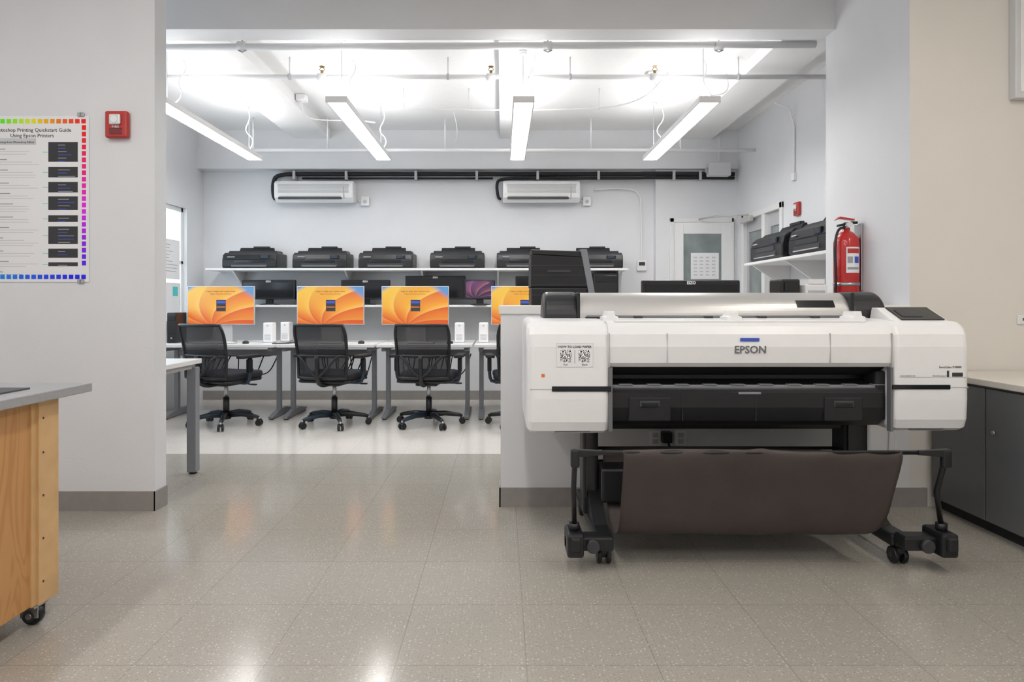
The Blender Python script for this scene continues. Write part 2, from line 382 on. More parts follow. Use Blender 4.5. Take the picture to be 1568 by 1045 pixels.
for x in (-2.2,-.1,2.3):  # added lamps out of view, filling the front room with light
    for y in (-1.6,.7):
        b=B(); b.box(x-.1,x+.1,y,y+1.5,3.19,3.26,WPL,.004); b.box(x-.09,x+.09,y+.02,y+1.48,3.182,3.19,EMW if x>2 else EMN)
        b.cyl((x,y+.2,3.25),(x,y+.2,3.3),.01,GRYL); b.cyl((x,y+1.3,3.25),(x,y+1.3,3.3),.01,GRYL)
        b.done('fill_ceiling_lamp')

# pipes
b=B()
b.cyl((XL+.01,4.66,2.945),(2.24,4.66,2.970),.024,PIPE)
for x in (-1.85,.33,1.55): b.cyl((x-.03,4.66,2.96),(x+.03,4.66,2.96),.031,PIPE); b.cyl((x,4.66,2.96),(x,4.66,3.098),.006,PIPE); b.tube([(x-.03,4.66,2.93),(x,4.66,2.915),(x+.03,4.66,2.93)],.006,GRYL)
b.done('sprinkler_pipe')
b=B()
b.cyl((XL+.01,5.24,2.94),(XR-.01,5.24,2.94),.018,PIPE)
for x in (-1.44,-.085,1.23):
    b.cyl((x-.035,5.24,2.94),(x+.035,5.24,2.94),.028,PIPE); b.cyl((x,5.24,2.95),(x,5.24,2.99),.012,BRASS)
    b.cyl((x,5.24,3.02),(x,5.24,3.024),.022,BRASS); b.tube([(x-.006,5.24,2.98),(x-.02,5.24,3.0),(x-.004,5.24,3.02)],.003,BRASS); b.tube([(x+.006,5.24,2.98),(x+.02,5.24,3.0),(x+.004,5.24,3.02)],.003,BRASS)
for x in (-1.7,-.43,.55,1.9): b.cyl((x,5.24,2.94),(x,5.24,3.098),.006,PIPE); b.cyl((x-.01,5.24,2.94),(x+.01,5.24,2.94),.024,GRYL)
b.done('sprinkler_pipe')
b=B(); b.cyl((-2.64,6.94,2.75),(XR-.002,6.94,2.75),.018,WPL)
for x in (-2.64,-1.85,-.6,.95,1.9): b.cyl((x,6.94,2.75),(x,6.94,3.098),.008,WPL)
b.done('electrical_conduit')
b=B(); b.tube([(-1.1,5.9,2.93),(-.9,6.0,2.9),(.9,6.0,2.9),(1.25,5.7,2.9),(1.35,5.3,2.99)],.007,PIPE,sub=2)
for x in (-.9,-.3,.9): b.cyl((x,6.0,2.9),(x,6.0,3.098),.006,PIPE)
b.tube([(-.45,6.0,2.9),(-.42,6.0,2.8),(-.40,6.0,2.66),(-.43,6.0,2.6)],.004,PIPE,sub=2)
b.done('electrical_conduit')
b=B(); b.tube([(1.30,5.6,3.05),(1.36,5.6,2.93),(1.5,5.6,2.91),(1.85,5.6,2.90),(1.95,5.6,2.95),(1.93,5.6,3.09)],.006,PIPE,sub=2); b.box(1.25,1.35,5.55,5.65,3.04,3.098,WPL,.004); b.done('electrical_conduit')
b=B(); b.tube([(-1.9,6.2,3.08),(-1.88,6.2,2.9),(-1.75,6.2,2.86),(-1.35,6.2,2.86),(-1.2,6.2,2.84)],.006,PIPE,sub=2); b.box(-1.94,-1.85,6.15,6.25,3.04,3.098,WPL,.004); b.done('electrical_conduit')
b=B(); b.cyl((.19,5.45,2.93),(.19,5.45,2.999),.05,WPL,bev=.01); b.cyl((.19,5.45,2.97),(.19,5.45,2.999),.07,WPL); b.done('smoke_detector')

# ------------------------------------------------------------ back wall: AC, lines
def ac(x0,x1):
    b=B(); y0,y1=7.38,7.598; z0,z1=2.27,2.51
    b.prism([(y1,z0+.02),(y0+.06,z0),(y0+.01,z0+.05),(y0,z0+.10),(y0,z1-.03),(y0+.03,z1),(y1,z1)],'x',x0,x1,WPL,.012)
    b.box(x0+.04,x1-.04,y0-.003,y0+.01,z1-.06,z1-.035,WPL2); 
    for k in range(7): b.box(x0+.05,x1-.05,y0-.004,y0+.01,z1-.05-k*.015,z1-.044-k*.015,SEAML)
    b.box(x0+.05,x1-.13,y0+.002,y0+.03,z0+.033,z0+.055,DGR); b.box(x0+.06,x1-.14,y0-.004,y0+.02,z0+.06,z0+.068,SEAML)
    b.box(x1-.11,x1-.1,y0-.002,y0+.02,z0+.04,z1-.03,SEAML)
    b.done('wall_air_conditioner')
    b=B(); b.box(x1+.05,x1+.15,7.55,7.598,z0-.02,z0+.09,WPL,.01); b.cyl((x1+.10,7.545,z0+.03),(x1+.10,7.55,z0+.03),.02,GRYL); b.cyl((x1+.01,7.58,z0+.04),(x1+.05,7.58,z0+.04),.01,WPL)
    b.done('junction_box')
ac(-2.575,-1.68); ac(.015,.89)
b=B()
b.tube([(-2.6,7.56,2.33),(-2.63,7.54,2.34),(-2.64,7.54,2.5),(-2.60,7.54,2.61),(-2.3,7.54,2.615),(1.5,7.53,2.61),(1.72,7.465,2.608),(2.66,7.465,2.60)],.025,BLKM,sub=2)
b.tube([(-.01,7.56,2.33),(-.04,7.54,2.34),(-.06,7.54,2.5),(-.02,7.53,2.56),(.3,7.52,2.565),(1.5,7.52,2.563),(1.72,7.465,2.562),(2.66,7.465,2.555)],.018,BLKM,sub=2)
b.cyl((-2.3,7.54,2.565),(-.1,7.54,2.565),.012,BLKM)
for x in (-2.4,-1.8,-1,-.3,.4,1.1): b.box(x,x+.03,7.49,7.598,2.545,2.645,GRYL,.003)
for x in (1.95,2.25): b.box(x,x+.03,7.43,7.498,2.53,2.635,GRYL,.003)
b.done('refrigerant_line')
b=B(); b.box(2.33,2.58,7.33,7.438,2.56,2.71,WPL2,.01); b.cyl((2.31,7.39,2.63),(2.33,7.39,2.63),.03,GRYL); b.cyl((2.46,7.38,2.71),(2.46,7.38,3.098),.006,WPL); b.done('condensate_pump')
b=B(); b.tube([(1.07,7.57,2.44),(1.4,7.57,2.46),(1.6,7.57,2.42),(1.62,7.57,2.2),(1.62,7.57,1.6)],.008,WPL,sub=2)
b.box(1.57,1.68,7.56,7.598,1.5,1.62,WPL,.006); b.box(1.59,1.66,7.555,7.56,1.56,1.6,DGR); b.done('thermostat')

# ------------------------------------------------------------ shelves
b=B(); 
b.box(-3.27,1.4,7.2,YB-.001,1.485,1.51,TRIM,.004)
for x in (-3.0,-1.75,-.9,-.05,.8,1.3):
    b.prism([(7.25,1.485),(YB-.001,1.485),(YB-.001,1.30),(7.57,1.30)],'x',x,x+.02,TRIM)
b.done('wall_shelf')
b=B()
b.box(-3.27,1.4,7.22,YB-.001,1.08,1.105,TRIM,.004)
for x in (-3.0,-1.75,-.9,-.05,.8,1.3):
    b.prism([(7.28,1.08),(YB-.001,1.08),(YB-.001,.90),(7.57,.90)],'x',x,x+.02,TRIM)
b.done('wall_shelf')
b=B(); b.box(2.3,XR-.001,4.6,6.2,1.475,1.5,TRIM,.004)
for y in (4.7,5.4,6.1): b.prism([(2.35,1.475),(XR-.001,1.475),(XR-.001,1.25),(XR-.03,1.25)],'y',y,y+.025,TRIM)
b.done('wall_shelf')

# small photo printer (front = -Y)
def smallprinter():
    b=B()
    b.prism([(-.17,.0),(-.185,.02),(-.185,.09),(-.165,.15),(-.12,.175),(.17,.175),(.18,.16),(.18,0)],'x',-.30,.30,BLK,.012,3)
    b.prism([(-.10,.172),(-.06,.20),(.10,.205),(.14,.19),(.14,.172)],'x',-.27,.27,BLK,.006)
    b.prism([(.02,.2),(.06,.245),(.085,.245),(.10,.2)],'x',-.19,.19,BLKM,.004)
    b.box(-.04,.14,.05,.09,.24,.262,BLK,.004)
    b.box(-.28,.28,-.188,-.17,.1,.103,DGR)
    b.box(-.20,.20,-.19,-.17,.02,.05,DGR,.004); b.box(-.19,.19,-.2,-.17,.02,.026,GRYL)
    b.box(-.17,.17,-.188,-.17,.06,.092,BLKG,.002)
    b.box(.12,.22,-.19,-.17,.105,.145,BLKG,.003); b.box(.13,.20,-.1915,-.19,.112,.14,BLUP)
    b.box(-.24,-.16,-.187,-.17,.12,.128,GRYL)
    return b
sp=smallprinter().done('photo_printer',loc=(-2.79,7.4,1.5105))
for x in (492,592,700.5,802,911): inst(sp,((x-768)/1000*7.3,7.4,1.5105))
inst(sp,(2.5,5.74,1.5005),-math.pi/2).scale=(1.15,1,1.25)
inst(sp,(2.5,4.96,1.5005),-math.pi/2).scale=(1.05,1,1.25)

# ------------------------------------------------------------ desks
def desk(x0,x1):
    b=B(); y0,y1=6.2,6.95
    b.box(x0,x1,y0,y1,.70,.73,DESKT,.004)
    for x in (x0+.06,x1-.06):
        b.box(x-.022,x+.022,6.5,6.55,.05,.70,GRY,.006)
        b.prism([(6.27,0.01),(6.27,.03),(6.5,.07),(6.68,.07),(6.9,.03),(6.9,0.01)],'x',x-.024,x+.024,GRY,.004)
        b.box(x-.02,x+.02,6.25,6.9,.66,.70,GRY,.004)
        b.cyl((x,6.3,0),(x,6.3,.012),.02,BLK); b.cyl((x,6.87,0),(x,6.87,.012),.02,BLK)
    b.box(x0+.06,x1-.06,6.51,6.54,.60,.66,GRY,.004)
    b.box(x0+.2,x1-.2,6.65,6.85,.58,.59,GRY); b.box(x0+.2,x1-.2,6.65,6.66,.58,.64,GRY)
    for k in range(6):
        xa=x0+.12+(x1-x0-.4)*random.random(); w=.12+.2*random.random()
        b.tube([(xa,6.75,.6),(xa+w*.2,6.6,.45-.12*random.random()),(xa+w*.8,6.6,.42-.1*random.random()),(xa+w,6.75,.6)],.006,BLK,seg=6,sub=3)
    b.box(x0+.3,x0+.55,6.66,6.72,.60,.64,BLK,.004)
    b.done('computer_desk')
for a,c in ((-3.30,-2.16),(-2.14,-1.21),(-1.19,-.28),(-.26,1.0)): desk(a,c)

def monitor_b():
    b=B(); w,h=.34,.195
    b.box(-w,w,-.012,.012,-h,h,SILV,.005)
    b.quad((-w+.008,-.0125,-h+.008),(w-.008,-.0125,-h+.008),(w-.008,-.0125,h-.008),(-w+.008,-.0125,h-.008),SCR)
    b.box(-.045,.05,-.0145,-.0128,-.06,.055,INK); b.box(-.04,.045,-.0152,-.0145,-.022,-.012,ORNG); b.box(-.04,.045,-.0152,-.0145,.02,.045,BLUEL)
    b.text('Login to begin your session here',.022,(0,-.0132,.135),INK); b.text('Digital media lab workstation',.018,(0,-.0132,.11),INK)
    b.box(-.12,.12,-.08,.10,-.37,-.36,SILV,.003); b.box(-.1,.1,.03,.045,-.365,-.05,SILV,.003); b.box(-.08,.08,.01,.035,-.1,0,SILV,.003)
    return b
Ym=6.6; mb=monitor_b().done('computer_monitor',loc=((339-768)/1000*Ym,Ym,1.101))
for x in (506.5,636,803.5): inst(mb,((x-768)/1000*Ym,Ym,1.101))

def pc():
    b=B(); b.box(-.046,.046,-.06,.06,0,.20,WPL,.012,3); b.box(-.048,.048,-.062,.062,.0,.012,GRYL,.004); b.cyl((0,-.0625,.17),(0,-.06,.17),.008,GRYL)
    for k in range(5): b.box(-.03,.03,-.0615,-.06,.03+k*.012,.034+k*.012,SEAML)
    return b
P=pc().done('desktop_computer',loc=((413-768)/1000*6.5,6.5,.7305))
for x in (433,705,741): inst(P,((x-768)/1000*6.6,6.72 if x==433 else 6.5,.7305))
def kb():
    b=B(); b.box(-.2,.2,-.06,.06,0,.012,SILV,.004)
    for r in range(4):
        for k in range(13): b.box(-.19+k*.0295,-.19+k*.0295+.025,-.05+r*.026,-.05+r*.026+.022,.012,.015,WPL)
    return b
K=kb().done('keyboard',loc=(-2.78,6.33,.7305))
for x in (-1.72,-.85,.3): inst(K,(x,6.33,.7305))
def mouse():
    b=B(); b.lathe([(.0,0),(.03,0),(.032,.01),(.026,.022),(.012,.03),(0,.031)],(0,0,0),BLK); b.box(-.002,.002,-.03,0,.022,.03,DGR); return b
M_=mouse().done('computer_mouse',loc=(-2.48,6.33,.7305))
for x in (-1.36,-.5): inst(M_,(x,6.33,.7305))
b=B(); b.tube([(-2.2,6.3,.736),(-2.1,6.36,.736),(-1.98,6.34,.75),(-2.0,6.28,.736),(-2.2,6.26,.736)],.004,BLK,seg=6,sub=2)
b.done('cable')
b=B(); b.box(-3.28,-3.19,6.4,6.62,.7305,1.03,BLK,.008); b.box(-3.27,-3.20,6.394,6.4,.95,1.0,BLKG,.002); b.box(-3.265,-3.205,6.394,6.4,.80,.805,DGR); b.cyl((-3.235,6.394,.78),(-3.235,6.4,.78),.008,GRYL); b.done('computer_tower')

# dark monitors on lower shelf
def dmon(w,h,lab=True,scr=None):
    b=B(); b.box(-w/2,w/2,-.02,.03,.06,.06+h,BLK,.008)
    if scr is None: b.box(-w/2+.02,w/2-.02,-.022,-.02,.08,.03+h,BLKG)
    else: b.quad((-w/2+.015,-.0215,.075),(w/2-.015,-.0215,.075),(w/2-.015,-.0215,.045+h),(-w/2+.015,-.0215,.045+h),scr)
    b.box(-.04,.04,.0,.04,.0,.1,BLK,.004); b.lathe([(0,0),(.11,0),(.11,.008),(.03,.015),(0,.015)],(0,0.02,0),BLK)
    if lab: b.text('EIZO',.026,(0,-.0227,.034+h),PAPER,bold=.0012)
    return b
for x,w,h in ((412,.6,.22),(560,.55,.22),(667,.68,.265),(830,.6,.26)):
    dmon(w,h).done('black_monitor',loc=((x-768)/1000*7.35,7.35,1.1055))
dmon(.34,.22,False,SCRP).done('laptop_display',loc=((732-768)/1000*7.25+.02,7.27,1.1055))
b=B(); b.box(1.02,1.30,7.25,7.55,1.1055,1.46,BLK,.015); b.box(1.04,1.28,7.243,7.25,1.36,1.43,BLKG,.002); b.box(1.06,1.26,7.24,7.25,1.14,1.16,DGR); b.done('card_printer')
# flat scanners tucked on the lower shelf
def scanner():
    b=B(); b.box(-.27,.27,-.12,.12,0,.16,BLK,.012); b.box(-.265,.265,-.12,.12,.165,.20,BLKM,.012); b.box(-.1,.1,-.123,-.12,.02,.04,DGR); b.box(-.2,.2,-.123,-.12,.09,.10,DGR); return b
sc=None
for x in (492,):
    sc=scanner().done('flatbed_scanner',loc=((x-768)/1000*7.35,7.42,1.1055))
# ------------------------------------------------------------ chairs
def chair():
    b=B()
    b.cyl((0,0,.06),(0,0,.11),.045,BLK,bev=.006); b.cyl((0,0,.1),(0,0,.26),.028,BLK); b.cyl((0,0,.25),(0,0,.40),.018,MET)
    for k in range(5):
        a=2*math.pi*k/5+.3; d=Vector((math.cos(a),math.sin(a),0))
        b.tube([d*.03+Vector((0,0,.10)),d*.15+Vector((0,0,.105)),d*.28+Vector((0,0,.085)),d*.31+Vector((0,0,.075))],[.028,.024,.018,.014],BLUP if k%2 else BLK,seg=10)
        n=Vector((-d.y,d.x,0)); c=d*.31+Vector((0,0,.03))
        b.cyl(d*.31+Vector((0,0,.04)),d*.31+Vector((0,0,.08)),.01,MET,seg=10)
        for s_ in (-1,1): b.cyl(c+n*s_*.008,c+n*s_*.026,.029,BLK,seg=16,bev=.004)
        b.box(c.x-.018,c.x+.018,c.y-.018,c.y+.018,.045,.065,BLK,.005)
    b.box(-.10,.10,-.12,.12,.37,.41,BLK,.012)
    b.cyl((.10,.05,.39),(.27,.05,.38),.006,BLK); b.box(.24,.3,.035,.065,.375,.388,BLK,.004)
    b.prism([(-.25,-.20),(-.21,-.24),(.21,-.24),(.25,-.20),(.245,.18),(.2,.24),(-.2,.24),(-.245,.18)],'z',.41,.435,BLK,.008)
    b.prism([(-.25,-.20),(-.21,-.245),(.21,-.245),(.25,-.20),(.25,.18),(.2,.25),(-.2,.25),(-.25,.18)],'z',.432,.495,SEATF,.022,3,True)
    def bk(u,v):
        w=.225+.02*v
        if v>.85: w-= .02*((v-.85)/.15)
        x=u*w; y=-.245-.07*v+ -.05*(1-u*u) +.03*math.sin(v*math.pi); z=.46+.47*v
        return (x,y,z)
    rows=[[bk(-1+2*i/12,j/12) for i in range(13)] for j in range(13)]
    b.grid(rows,MESHF)
    loop=[bk(-1+2*i/10,0) for i in range(11)]+[bk(1,j/10) for j in range(1,10)]+[bk(1-2*i/10,1) for i in range(11)]+[bk(-1,1-j/10) for j in range(1,10)]
    b.tube(loop,.014,BLK,seg=8,closed=True)
    b.tube([bk(-1,.42)]+[tuple(Vector(bk(-1+2*i/8,.42))+Vector((0,-.015,0))) for i in range(1,8)]+[bk(1,.42)],.014,BLK)
    b.tube([(0,-.1,.39),(0,-.24,.39),(0,-.33,.43),(0,-.335,.55),(0,-.345,.66)],.02,BLK,sub=1)
    for s_ in (-1,1):
        b.tube([(0,-.335,.47),(s_*.08,-.335,.53),(s_*.15,-.325,.63),(s_*.19,-.31,.66)],.012,BLK,sub=1)
        b.tube([(s_*.12,.0,.40),(s_*.27,-.02,.40),(s_*.295,-.03,.46),(s_*.295,-.03,.63)],.016,BLUP,sub=1)
        b.box(s_*.295-.018,s_*.295+.018,-.055,-.005,.5,.62,BLK,.006)
        b.prism([(s_*.295-.04,-.14),(s_*.295-.03,-.16),(s_*.295+.03,-.16),(s_*.295+.04,-.14),(s_*.295+.035,.09),(s_*.295-.035,.09)],'z',.63,.66,BLKM,.008)
    return b
ch=chair().done('office_chair',loc=(-2.53,6.0,0),rot=-.36)
inst(ch,(-1.54,6.02,0),-.2); inst(ch,(-.67,6.02,0),-.1); inst(ch,(.18,6.02,0),.1)

# ------------------------------------------------------------ behind half wall
b=B(); b.box(.08,2.0,3.95,4.36,.72,.75,DESKT,.004)
for x in (.12,1.96):
    for y in (3.99,4.32): b.box(x-.02,x+.02,y-.02,y+.02,0,.72,GRY,.004)
b.done('side_table')
b=B() # tall black printer
x0,x1,y0,y1=.18,.53,3.98,4.33
b.box(x0,x1,y0,y1,.7505,1.22,BLK,.012); b.prism([(x0-.002,1.22),(x1+.002,1.22),(x1-.01,1.40),(x0+.0,1.42)],'y',y0-.004,y1,BLKM,.008)
b.prism([(x0+.01,1.42),(x1-.03,1.40),(x1-.05,1.44),(x0+.0,1.45)],'y',y0+.01,y1,BLK,.006)
for z in (1.17,1.23,1.29,1.35): b.box(x0,x1-.01,y0-.006,y0,z,z+.004,DGR)
b.box(x0+.1,x0+.24,y0-.008,y0,1.31,1.325,DGR)
b.prism([(x1-.05,1.45),(x1-.01,1.45),(x1+.045,1.15),(x1+.005,1.15)],'y',y0-.01,y1,GRY,.006)
b.done('document_printer')
dmon(.63,.46).done('black_monitor',loc=(1.22,4.22,.7505))
b=B(); b.box(1.72,1.84,4.02,4.2,.7505,1.27,BLK,.01); b.box(1.74,1.82,4.012,4.02,1.2,1.25,BLKG); b.box(1.75,1.81,4.014,4.02,1.1,1.11,DGR); b.done('computer_tower')
b=B(); b.box(1.86,2.0,4.0,4.3,.7505,1.24,WPL,.01); b.box(1.88,1.98,3.995,4.0,1.15,1.2,GRYL); b.box(1.88,1.98,4.0,4.25,1.24,1.27,PAPER); b.done('label_printer')

# fire extinguisher
b=B(); c=(2.165,4.1,0)
b.lathe([(0,1.08),(.06,1.08),(.074,1.095),(.074,1.50),(.068,1.53),(.045,1.56),(.022,1.575),(.022,1.59),(0,1.59)],c,RED)
def arcbox(a0,a1,z0,z1,m,r=.0752):
    rows=[[(c[0]+r*math.sin(a0+(a1-a0)*i/8),c[1]-r*math.cos(a0+(a1-a0)*i/8),z) for i in range(9)] for z in (z0,z1)]
    b.grid(rows,m)
arcbox(-.5,.75,1.31,1.47,PAPER); arcbox(-.4,.65,1.43,1.46,REDA,.0757); arcbox(-.4,0,1.37,1.41,INKG,.0757); arcbox(.15,.6,1.37,1.41,BLUEL,.0757); arcbox(-.4,.6,1.33,1.345,INKG,.0757)
b.cyl((c[0],c[1],1.58),(c[0],c[1],1.63),.02,MET); b.prism([(2.11,1.60),(2.11,1.615),(2.19,1.635),(2.23,1.635),(2.23,1.62),(2.19,1.62)],'y',4.085,4.115,BLK,.003)
b.prism([(2.09,1.64),(2.12,1.665),(2.21,1.65),(2.21,1.64),(2.12,1.65)],'y',4.085,4.115,RED,.002)
b.cyl((c[0],4.07,1.61),(c[0],4.055,1.61),.018,CLR); b.tube([(2.15,4.09,1.60),(2.085,4.06,1.58),(2.065,4.05,1.45),(2.075,4.05,1.3),(2.075,4.06,1.15)],.008,BLK,sub=2)
b.lathe([(.0755,1.23),(.077,1.23),(.077,1.25),(.0755,1.25)],c,MET); b.box(2.235,2.249,4.06,4.14,1.2,1.62,MET,.003)
b.done('fire_extinguisher')

def alarm(name,loc,rot,s=1):
    b=B(); b.box(-.06,.06,-.035,0,-.072,.072,REDA,.01,3); b.box(-.03,.03,-.05,-.035,-.005,.05,CLR,.008,3); b.cyl((0,-.052,.022),(0,-.05,.022),.018,WPL)
    for k in range(4): b.box(-.035,.035,-.037,-.035,-.055+k*.01,-.051+k*.01,INK)
    b.text('FIRE',.022,(0,-.036,-.022),PAPER)
    o=b.done(name,loc=loc,rot=rot); o.scale=(s,s,s)
alarm('fire_alarm_strobe',((183-768)/1000*3.53,3.529,1.12+(465-192.5)/1000*3.53),0)
alarm('fire_alarm_strobe',(XR-.001,5.93,1.98),-math.pi/2,.85)

# ------------------------------------------------------------ poster
b=B(); X0,X1,Z0,Z1=-2.86,-2.228,1.236,2.133; Y=3.527
b.box(X0,X1,Y-.0015,Y+.001,Z0,Z1,PAPER)
import colorsys
pm={}
def rc(h,s=.92,v=.95):
    k=round(h,2)
    if k not in pm: pm[k]=mat('border_%d'%int(k*100),tuple(x**2.2 for x in colorsys.hsv_to_rgb(k%1,s,v)),.6)
    return pm[k]
w=X1-X0; n=18; q=.024
for i in range(n):
    xx=X0+.02+i*(w-.04)/(n-.4)
    t=i/(n-1)
    b.box(xx,xx+q,Y-.0025,Y-.0015,Z1-.040,Z1-.016,rc(.35-.35*t)); b.box(xx,xx+q,Y-.0025,Y-.0015,Z0+.016,Z0+.040,rc(.55+.12*t))
n=22
for i in range(n):
    zz=Z1-.075-i*(Z1-Z0-.13)/n; t=i/(n-1)
    b.box(X1-.037,X1-.015,Y-.0025,Y-.0015,zz,zz+.025,rc(1-.28*t)); b.box(X0+.015,X0+.037,Y-.0025,Y-.0015,zz,zz+.025,rc(.35+.2*t))
cx=(X0+X1)/2
b.text('Photoshop Printing Quickstart Guide',.028,(cx+.01,Y-.002,Z1-.085),INK); b.text('Using Epson Printers',.028,(cx+.01,Y-.002,Z1-.115),INK)
zp=lambda y:1.12+(465-y)/1000*3.53
xp=lambda x:(x-768)/1000*3.53
b.box(xp(-6),xp(56),Y-.002,Y-.001,zp(222),zp(212),INKL); b.text('Printing from Photoshop Editor',.016,(xp(25),Y-.0025,zp(219.5)),INK)
y=228; blocks=[(218,248),(256,272),(279,295),(301,322),(330,340),(347,374),(381,395),(402,408)]
for a,c in blocks:
    b.box(xp(75),xp(120),Y-.002,Y-.001,zp(c),zp(a),INK); b.box(xp(66),xp(75),Y-.002,Y-.001,zp((a+c)/2+.7),zp((a+c)/2),CYAN)
    for k in range(int((c-a)/5)): b.box(xp(90),xp(100+random.random()*16),Y-.0026,Y-.002,zp(a+5+k*5),zp(a+4+k*5),BLUEL if k%2 else INKG)
while y<420:
    b.box(xp(-20),xp(5+random.random()*20),Y-.002,Y-.001,zp(y+1.4),zp(y),INKG)
    for k in range(random.choice((2,2,3))):
        y+=4; b.box(xp(-20),xp(35+random.random()*26),Y-.002,Y-.001,zp(y+.8),zp(y),INKL)
    y+=8
for xx in (123,127): 
    for yy in (176,431): b.box(xp(xx-3),xp(xx+3),Y-.008,Y-.0015,zp(yy+3),zp(yy-3),MET,.002)
b.done('instruction_poster')

# right side: wall panel & outlet
b=B(); b.box(2.795,3.4,3.55,3.599,2.24,3.0,WPL2,.004); b.box(2.82,3.37,3.545,3.55,2.27,2.97,WPL,.002); b.done('wall_panel')
b=B(); b.box(2.84,2.92,3.592,3.599,1.005,1.055,WPL,.003); b.box(2.85,2.91,3.59,3.592,1.01,1.05,TRIM); b.box(2.865,2.87,3.588,3.59,1.025,1.04,INK); b.done('wall_outlet')

# ------------------------------------------------------------ grey cabinet
b=B()
b.box(2.38,3.2,1.9,3.585,.05,.715,CAB,.003); b.box(2.40,3.2,1.92,3.58,0,.05,BLKM)
ys=[1.9,2.33,2.76,3.19,3.585]
for a,c in zip(ys,ys[1:]):
    b.box(2.362,2.38,a+.004,c-.004,.06,.705,CAB,.003)
b.cyl((2.362,3.13,.50),(2.352,3.13,.50),.010,MET); b.cyl((2.362,2.80,.50),(2.352,2.80,.50),.010,MET)
b.box(2.34,3.22,1.88,3.586,.718,.75,CTOP,.004)
b.done('storage_cabinet')

# ------------------------------------------------------------ workbench left
b=B()
b.box(-2.7,-1.56,1.3,2.49,.785,.818,BTOP,.003)
b.box(-2.64,-1.62,1.36,2.36,.074,.785,WOOD,.002); b.box(-1.622,-1.612,2.24,2.36,.074,.785,WOODL,.001)
b.box(-1.632,-1.60,2.26,2.36,.074,.785,WOODL,.002)
for z in (.15,.3,.45,.6,.72): b.cyl((-1.60,2.28,z),(-1.5985,2.28,z),.004,DGR,seg=10)
b.box(-2.55,-1.66,1.35,2.30,.818,.824,MATD,.001)
for x,y in ((-1.635,2.28),(-2.55,2.24),(-1.68,1.5),(-2.55,1.5)):
    b.box(x-.030,x+.030,y-.035,y+.035,.066,.074,MET,.002)
    b.box(x-.03,x+.03,y-.022,y-.016,.03,.068,MET); b.box(x-.03,x+.03,y+.016,y+.022,.03,.068,MET)
    b.cyl((x,y-.0125,.036),(x,y+.0125,.036),.036,BLK,bev=.005,seg=28); b.cyl((x,y-.026,.036),(x,y+.024,.036),.010,MET); b.cyl((x,y-.024,.036),(x,y-.022,.036),.02,DGR)
b.done('workbench')

# white table behind partition
b=B(); b.box(-3.3,-2.0,3.72,4.36,.722,.753,DESKT,.004); b.box(-3.27,-2.03,3.75,4.33,.69,.722,GRYL,.003)
for x in (-2.035,-3.26):
    for y in (3.78,4.31): b.box(x-.03,x+.03,y-.03,y+.03,.012,.70,GRY,.004); b.cyl((x,y,0),(x,y,.014),.025,BLK)
b.done('work_table')

# ------------------------------------------------------------ large format printer
def PX(x,Z=2.85): return (x-768)/1000*Z
def PZ(y,Z=2.85): return 1.12+(465-y)/1000*Z
b=B()
cap=[(2.90,.545),(2.868,.56),(2.855,.60),(2.85,.70),(2.85,.93),(2.857,.985),(2.875,1.02),(2.91,1.04),(3.05,1.05),(3.46,1.05),(3.48,1.0),(3.46,.60),(3.42,.55)]
b.prism(cap,'x',PX(806),PX(936),WPL,.035,5)
b.prism([(y,z if z>.6 else z+.012) for y,z in cap],'x',PX(1366),PX(1487),WPL,.035,5)
cov=[(2.90,.838),(2.872,.842),(2.858,.86),(2.852,.93),(2.858,.985),(2.875,1.02),(2.91,1.04),(3.15,1.06),(3.15,.838)]
b.prism(cov,'x',PX(932),PX(1366)+.01,WPL,.002)
for x in (1022,1272): b.box(PX(x)-.0008,PX(x)+.0008,2.8508,2.87,.86,.99,SEAML)
for x in (933,1366): b.box(PX(x)-.0015,PX(x)+.0015,2.8475,2.87,.845,.99,SEAML)
b.box(PX(845),PX(936),2.846,2.86,.735,.758,BLKG,.003); b.box(PX(1366),PX(1455),2.846,2.86,.745,.765,BLKG,.003)
b.box(PX(812),PX(845),2.8488,2.86,.744,.7465,SEAML); b.box(PX(1455),PX(1483),2.8488,2.86,.753,.7555,SEAML)
b.box(PX(932),PX(938),2.851,2.88,.56,.84,SEAM); b.box(PX(1364),PX(1368),2.851,2.88,.56,.84,SEAM)
b.box(PX(850),PX(905),2.868,2.90,.553,.556,SEAM); b.box(PX(1398),PX(1450),2.868,2.90,.562,.565,SEAM)
xi0,xi1=PX(934),PX(1368)
b.box(xi0,xi1,3.02,3.45,.58,1.04,BLK)
b.prism([(2.90,.84),(3.02,.84),(3.02,.79),(2.97,.80)],'x',xi0,xi1,BLKM)
b.box(xi0+.02,xi1-.05,2.95,2.955,.812,.816,GRY); b.box(xi0+.02,xi1-.05,2.94,2.944,.825,.83,DGR)
b.prism([(2.90,.735),(2.905,.745),(3.03,.775),(3.03,.73)],'x',xi0,xi1,BLK)
b.box(xi0+.02,xi1-.02,2.905,2.925,.742,.757,GRY,.003)
for k in range(10):
    x=xi0+.05+k*.125; b.box(x,x+.06,2.90,2.93,.757,.761,GRY)
b.prism([(2.93,.575),(2.895,.60),(2.885,.66),(2.885,.725),(2.90,.738),(3.1,.738),(3.1,.575)],'x',xi0,xi1-.02,BLK,.004)
b.box(xi1-.05,xi1-.0,2.90,3.0,.60,.82,BLKM,.01)
for x in (1045,1157,1268): b.box(PX(x,2.89)-.001,PX(x,2.89)+.001,2.883,2.90,.60,.72,DGR)
